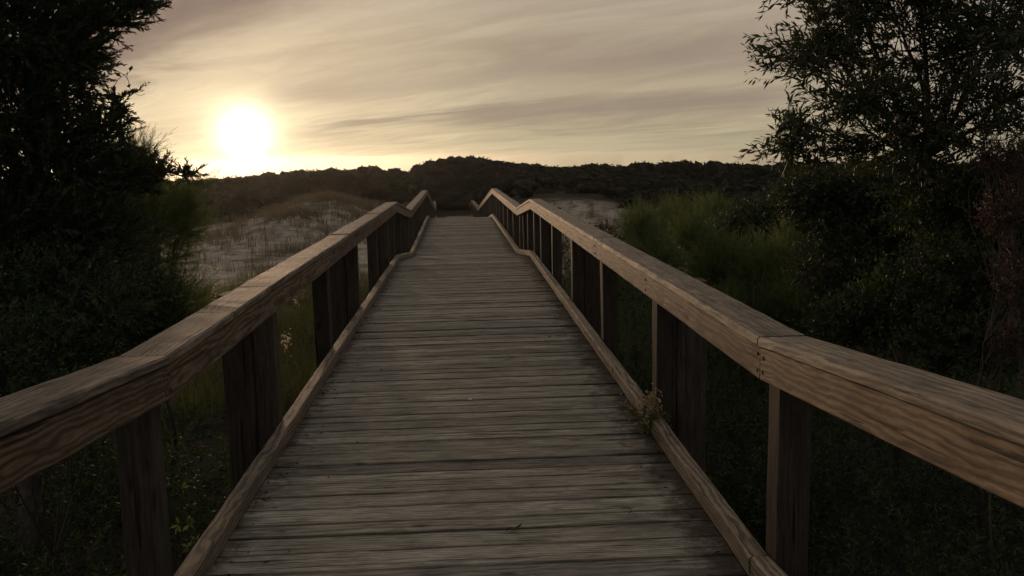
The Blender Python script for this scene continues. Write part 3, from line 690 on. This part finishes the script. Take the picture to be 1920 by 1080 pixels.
# the far wood: low wind-clipped crowns along the ridge
RP = [(-900, 335), (0, 333), (300, 334), (400, 331), (470, 323), (520, 318), (600, 313), (650, 309), (700, 307), (740, 311), (760, 321), (775, 318), (787, 301), (820, 291), (870, 288),
      (920, 294), (980, 304), (1060, 309), (1100, 303), (1150, 306), (1200, 299), (1300, 298), (1400, 303), (1450, 303), (1500, 300), (1920, 296), (3000, 290)]
ru = np.array([p[0] for p in RP]); rv = np.array([p[1] for p in RP])
def project(P):
    d = P-CAMP; z = d@fw; return 960+F*(d@r2)/z, 540-F*(d@u2)/z
blobs = []
def crest_z(x, y):
    u, _ = project(np.array([x, y, 0.0])); v = np.interp(u, ru, rv); return at(u, v, y)[2]
def addcrown(x, y, top, hh, wid):
    blobs.append((np.array([x, y, top-hh]), np.array([wid, wid, hh]), 1.0))
for row, (y0, drop) in enumerate([(90, 0.0), (87, 0.12), (83, .35), (79, .7), (75, 1.0), (71, 1.3), (67, 1.65), (63, 2.0), (59, 2.4), (55.5, 2.7)]):
    x = -62.0
    while x < 72:
        wid = rng.uniform(0.8, 1.9); y_ = y0 + rng.uniform(-2, 2)*(1 if row < 2 else 1.9)
        if y_ < 66 and (-7.5 < x < -3 or (y_ < 58 and -12 < x < -3)): x += wid; continue
        if abs(x+0.7) < 2.6 and y_ < 73: x += wid; continue
        if y_ < 67 and 2.4 < x < 10.5: x += wid; continue
        cz = crest_z(x, y_) + .03; top = cz - drop - (rng.exponential(.10) if row < 2 else rng.uniform(-.1, 1.0)); g0 = float(gz(x, y_))
        top = max(top, g0+0.6)
        addcrown(x, y_, top, wid*rng.uniform(.7, .95), wid); x += wid*rng.uniform(.7, 1.1)
for i in range(420):                       # low growth at the feet of the wood
    x = rng.uniform(-30, 45); y_ = rng.uniform(58, 80)
    if i < 60: x = rng.uniform(-5, 4); y_ = rng.uniform(71.5, 80)
    if abs(x+.7) < 2.6 and y_ < 71.5: continue
    if y_ < 66 and (-8 < x < -2 or 1 < x < 10): continue
    w_ = rng.uniform(.6, 1.3); h_ = rng.uniform(.35, .7)
    addcrown(x, y_, float(gz(x, y_)) + h_*1.7, h_, w_)
P, D, ch = blob_twigs([(c, r_*.95, 1) for c, r_, w_ in blobs], 60000, rng, shell=1.6, upb=.3, jit=.6)
v, f, r = join(foliage(P, D, rng, tl=.10, k=10, L=.13, W=.12, ang=R(60), tw=0, curl=.05))
def hulls(blobs, k, rng, seg=(7, 10)):
    """lumpy inner leaf mass of each crown"""
    n_, m_ = seg; th = np.linspace(0, PI, n_)[:, None]; ph = np.arange(m_)[None]*2*PI/m_
    U = np.stack([np.sin(th)*np.cos(ph), np.sin(th)*np.sin(ph), np.cos(th)+0*ph], -1).reshape(-1, 3)
    C = np.array([b_[0] for b_ in blobs]); Rr = np.array([b_[1] for b_ in blobs])
    V = C[:, None] + U[None]*Rr[:, None]*k*rng.uniform(.75, 1.12, (len(C), len(U), 1))
    q = np.array([[i*m_+j, (i+1)*m_+j, (i+1)*m_+(j+1) % m_, i*m_+(j+1) % m_] for i in range(n_-1) for j in range(m_)])
    Fq = (np.arange(len(C))*len(U))[:, None, None] + q[None]
    V = V.reshape(-1, 3); return V, Fq.reshape(-1, 4), np.full(len(V), .1)
v, f, r = join([(v, np.concatenate(f), r), hulls(blobs, .85, rng)])
tag(mesh_obj('far_wood', v, f, M_forest, None, r), 'dark low wind-clipped wood covering the ridge behind the dunes', 'wood', kind='stuff')
# scrub between sand and wood on the right
blobs = []
for i in range(170):
    x = rng.uniform(9, 45); y_ = rng.uniform(28, 64); h = rng.uniform(.3, .75)
    if 3 < x < 11.5 and y_ > 44: continue
    blobs.append((np.array([x, y_, float(gz(x, y_))+h*.7]), np.array([h*1.6, h*1.6, h]), 1.0))
for i in range(70):
    x = rng.uniform(2.6, 9); y_ = rng.uniform(22, 42); h = rng.uniform(.2, .45)
    blobs.append((np.array([x, y_, float(gz(x, y_))+h*.7]), np.array([h*1.6, h*1.6, h]), 1.0))
P, D, ch = blob_twigs(blobs, 6500, rng, shell=1.0, upb=.6, jit=.5)
v, f, r = join(foliage(P, D, rng, tl=.4, k=12, L=.11, W=.05, ang=R(45), tw=0))
tag(mesh_obj('scrub', v, f, M_forest, None, r), 'low brown green scrub covering the hollow right of the boardwalk', 'scrub', kind='stuff')

# ---------------------------------------------------------------- small things
# weed growing up past the right kerb
def small_plant(name, base, label, cat, group, seed, leafm, nleaf, L, W, hgt, spread, head=None, headm=None, nhead=0, hs=.006, part='foliage', lean=(0, 0, 0)):
    rng = np.random.default_rng(seed); t = empty(name, tuple(float(c) for c in base)); tag(t, label, cat, group)
    tips = []; parts = []; LP = []; LD = []
    for i in range(head or 4):
        a = rng.uniform(0, 2*PI); tip = np.array([math.cos(a)*spread*rng.uniform(.2, 1), math.sin(a)*spread*rng.uniform(.2, 1), hgt*rng.uniform(.7, 1.1)]) + np.array(lean)*rng.uniform(.5, 1.2)
        c = curve((0, 0, 0), tip, rng, 7, .10); v, f = polytube(c, .0022, .0009, 4); parts.append((v, f, np.full(len(v), .5))); tips.append(tip)
        for j in range(nleaf):
            k = rng.integers(1, 7); LP.append(c[k]); LD.append(unit(rng.normal(0, 1, 3) + np.array([0, 0, .3])))
    v, f, r = join(parts); mesh_obj('stem', v, f, M_twig, t, r)
    if nleaf:
        v, f = leaf_quads(np.array(LP), np.array(LD), L*rng.uniform(.6, 1.2, len(LP)), W, rng, .1)
        mesh_obj(part, v, [f], leafm, t, np.repeat(rng.uniform(0, 1, len(LP)), 4))
    if nhead:
        HP = np.concatenate([tp + rng.normal(0, 1, (nhead, 3))*np.array([hs*2, hs*2, hs*5]) for tp in tips])
        v, f = leaf_quads(HP, unit(rng.normal(0, 1, (len(HP), 3))), hs*2.4, hs*1.4, rng, .1)
        mesh_obj('blossom', v, [f], headm, t, np.repeat(rng.uniform(0, 1, len(HP)), 4))
    return t
p = at(1196, 775, 6.0)
small_plant('weed', (1.275, 5.9, -0.12), 'small weed with dry tan seed heads spilling over the right kerb', 'weed', None, 61, M_feather, 44, .04, .014, .32, .12, 18, M_tan, 20, .010, 'foliage', (-.16, -.08, 0))
for i, (u, v_, yy, h, lab) in enumerate([(545, 700, 9.0, .42, 'tall pale seed stalk showing between the second and third left posts'), (400, 556, 10.5, .30, 'pale seed stalk showing just above the left railing'),
                                   (432, 560, 10.8, .26, 'shorter pale seed stalk above the left railing beside the feathery bush'), (553, 590, 12.0, .3, 'faint seed stalk rising behind the left railing among yellow grass'),
                                   (350, 880, 4.8, .2, 'small bright green weed beside the nearest left post')]):
    tp = at(u, v_, yy); g0 = float(gz(tp[0], yy)); hh = tp[2]-g0 + (h*.5 if i < 4 else 0)
    small_plant('seed_stalk' if i < 4 else 'weed', (tp[0], yy, g0), lab, 'wildflower' if i < 4 else 'weed', 'pale seed stalks' if i < 4 else None, 70+i, M_meadow if i < 4 else M_feather, 10 if i < 4 else 26, .05, .01 if i < 4 else .02, hh, .06 if i < 4 else .12,
                2 if i < 4 else 5, M_white, 26 if i < 4 else 5, .010 if i < 4 else .004)
# shell chip on the deck
def blob_mesh(name, c, rad, mat, seed, label, cat, sub=10):
    rng = np.random.default_rng(seed); V = []; Fc = []
    n, m_ = 7, 12
    for i in range(n):
        th = PI*i/(n-1)
        for j in range(m_):
            ph = 2*PI*j/m_; w = 1 + rng.normal(0, .07)
            V.append((rad[0]*math.sin(th)*math.cos(ph)*w, rad[1]*math.sin(th)*math.sin(ph)*w, rad[2]*math.cos(th)*w))
    for i in range(n-1):
        for j in range(m_): Fc.append((i*m_+j, (i+1)*m_+j, (i+1)*m_+(j+1) % m_, i*m_+(j+1) % m_))
    o = mesh_obj(name, V, Fc, mat, smooth=True); o.location = c; return tag(o, label, cat)
def on_deck(u, v_):
    d = at(u, v_, 1.0)-CAMP; t = CAMP[2]/-d[2]; q = CAMP + d*t; return (float(q[0]), float(q[1]), 0.0)
mt, T, b = new_mat('shell_white'); tcn = T.nodes.new('ShaderNodeTexCoord')
T.links.new(ramp(T, noise(T, tcn.outputs['Object'], 90, 3), [(.3, (.55, .5, .42)), (.7, (.8, .76, .68))]), b.inputs['Base Color']); M_shell = mt
q = on_deck(882, 750); blob_mesh('shell_chip', (q[0], q[1], .006), (.016, .010, .006), M_shell, 5, 'tiny white shell chip in the middle of the deck', 'shell')
# curled dead leaf
rng = np.random.default_rng(9); q = on_deck(963, 997)
V = []; Fc = []; nU, nV = 9, 5
for i in range(nU):
    t = i/(nU-1); wd = .011*math.sin(PI*min(1, t*.9+.08))
    for j in range(nV):
        s_ = j/(nV-1)*2-1; V.append((t*.075-.037 + .004*s_, s_*wd + .01*math.sin(t*5), .006 + .022*max(0, t-.55)**1.2*2 + .008*s_*s_ + .003*math.sin(t*9)))
V = np.array(V); V2 = V + np.array([0, 0, .0012]); n0 = len(V)
for i in range(nU-1):
    for j in range(nV-1):
        a = i*nV+j; Fc.append((a, a+nV, a+nV+1, a+1)); Fc.append((a+n0, a+1+n0, a+nV+1+n0, a+nV+n0))
rim = [i for i in range(nV)] + [i*nV+nV-1 for i in range(1, nU)] + [(nU-1)*nV+j for j in range(nV-2, -1, -1)] + [i*nV for i in range(nU-2, 0, -1)]
for a, b_ in zip(rim, rim[1:]+rim[:1]): Fc.append((a, b_, b_+n0, a+n0))
mt, T, b = new_mat('dead_leaf'); tcn = T.nodes.new('ShaderNodeTexCoord')
T.links.new(ramp(T, noise(T, tcn.outputs['Object'], 60, 3), [(.3, (.012, .007, .005)), (.7, (.04, .022, .014))]), b.inputs['Base Color'])
o = mesh_obj('dead_leaf', np.concatenate([V, V2]), Fc, mt, smooth=True); o.location = (q[0], q[1], .004); o.rotation_euler = (0, 0, .35)
tag(o, 'curled dark dead leaf lying on the deck in the foreground', 'leaf')
# dry litter blown against the kerbs
M_litter = leaf_mat('dry_litter', [(0.02, 0.013, 0.009), (0.06, 0.035, 0.02), (0.13, 0.085, 0.05)], 0.1, (1, 1, 1), .8, .1)
rng = np.random.default_rng(77); n = 420
sx = np.where(rng.uniform(size=n) < .66, -1, 1); yl = 2.2 + 14*rng.uniform(size=n)**1.3
P = np.stack([sx*(1.185 - np.minimum(rng.exponential(.09, n), .9)), yl, np.maximum(0, -(yl-3.72))*.0811 + .007], 1)
D = rng.normal(0, 1, (n, 3)); D[:, 2] *= .12
v, f = leaf_quads(P, D, rng.uniform(.018, .05, n), rng.uniform(.005, .014, n), rng, .02); v[:, 2] = np.maximum(v[:, 2], .004)
tag(mesh_obj('litter', v, [f], M_litter, None, np.repeat(rng.uniform(0, 1, n), 4)), 'dry brown leaf litter gathered along both kerbs of the deck', 'litter', kind='stuff')
# curved twig
q = on_deck(1178, 965); t = np.linspace(0, 1, 12)
pts = np.stack([.02*np.sin(t*4)+.015*t, t*.10, .004+.004*np.sin(t*7)**2], 1); v, f = polytube(pts, .0022, .0010, 6)
v2, f2 = polytube(pts[6:] + np.linspace(0, 1, 6)[:, None]*np.array([-.03, -.01, .004]), .0013, .0007, 5)
v, f, r = join([(v, f, np.full(len(v), .5)), (v2, f2, np.full(len(v2), .5))])
o = mesh_obj('twig', v, f, M_twig, None, r, smooth=True); o.location = q; tag(o, 'thin forked dry twig lying on the planks near the right kerb', 'twig')
# vine tendril curling off the cedar
rng = np.random.default_rng(14); parts = []; lp = []
for pix in ([(188, 135), (205, 128), (222, 134), (236, 142), (243, 156), (240, 160), (248, 172), (262, 180), (272, 176)], [(205, 172), (215, 160), (222, 148), (232, 141), (244, 134)]):
    pts = np.array([at(u, v_, 6.1 + .03*math.sin(i)) for i, (u, v_) in enumerate(pix)])
    tt = np.linspace(0, len(pts)-1, 40); pts = np.stack([np.interp(tt, range(len(pts)), pts[:, k]) for k in range(3)], 1)
    for _ in range(4): pts[1:-1] = (pts[:-2]+pts[1:-1]*2+pts[2:])/4
    v, f = polytube(pts, .0028, .0014, 5); parts.append((v, f, np.full(len(v), .5))); lp.append(pts)
v, f, r = join(parts); base = lp[0][0]
t_ = empty('vine', tuple(float(c) for c in base)); tag(t_, 'thin curling vine tendril reaching off the cedar against the sky', 'vine')
mesh_obj('tendril', v-base, f, M_bark, t_, r, smooth=True)
LPs = np.concatenate([lp[0][[4, 10, 16, 22]], lp[1][[5, 15, 25, 39]]]); v, f = leaf_quads(LPs-base, unit(rng.normal(0, 1, (8, 3))), .05, .03, rng, .1)
mesh_obj('foliage', v, [f], M_myrtle, t_, np.full(len(v), .4))
# distant bird
c = at(1397, 135, 70.0)
V = []; Fc = []
prof = [(-.16, .004, .002), (-.12, .03, .006), (-.05, .035, .035), (.03, .045, .042), (.10, .034, .032), (.14, .024, .024), (.175, .006, .006)]
for (x, w, h) in prof:
    for j in range(8): a = 2*PI*j/8; V.append((x, w*math.cos(a), h*math.sin(a)))
for i in range(len(prof)-1):
    for j in range(8): Fc.append((i*8+j, (i+1)*8+j, (i+1)*8+(j+1) % 8, i*8+(j+1) % 8))
Fc.append(tuple(range(8))); Fc.append(tuple(range(len(prof)*8-1, len(prof)*8-9, -1)))
for s in (-1, 1):
    n0 = len(V)
    W_ = [(.06, .03, .02), (-.03, .03, .015), (.085, .15, .09), (-.01, .15, .085), (.02, .34, .06), (-.02, .33, .06)]
    for dzz in (.0, .006):
        for (x, y_, z) in W_: V.append((x, s*y_, z+dzz))
    q6 = lambda a: a+n0
    for (a, b1, c1, d1_) in ((0, 1, 3, 2), (2, 3, 5, 4)):
        Fc.append((q6(a), q6(b1), q6(c1), q6(d1_))); Fc.append((q6(a+6), q6(d1_+6), q6(c1+6), q6(b1+6)))
    for a, b1 in ((0, 2), (2, 4), (4, 5), (5, 3), (3, 1), (1, 0)): Fc.append((q6(a), q6(b1), q6(b1+6), q6(a+6)))
mt, T, b = new_mat('feathers'); tcn = T.nodes.new('ShaderNodeTexCoord')
T.links.new(ramp(T, noise(T, tcn.outputs['Object'], 30, 3), [(.3, (.03, .028, .025)), (.7, (.07, .062, .055))]), b.inputs['Base Color'])
o = mesh_obj('bird', V, Fc, mt, smooth=True); o.location = c.tolist(); o.rotation_euler = (R(12), R(-8), R(25)); o.scale = (.62, .62, .62)
tag(o, 'small dark bird gliding in the sky left of the leaning tree', 'bird')
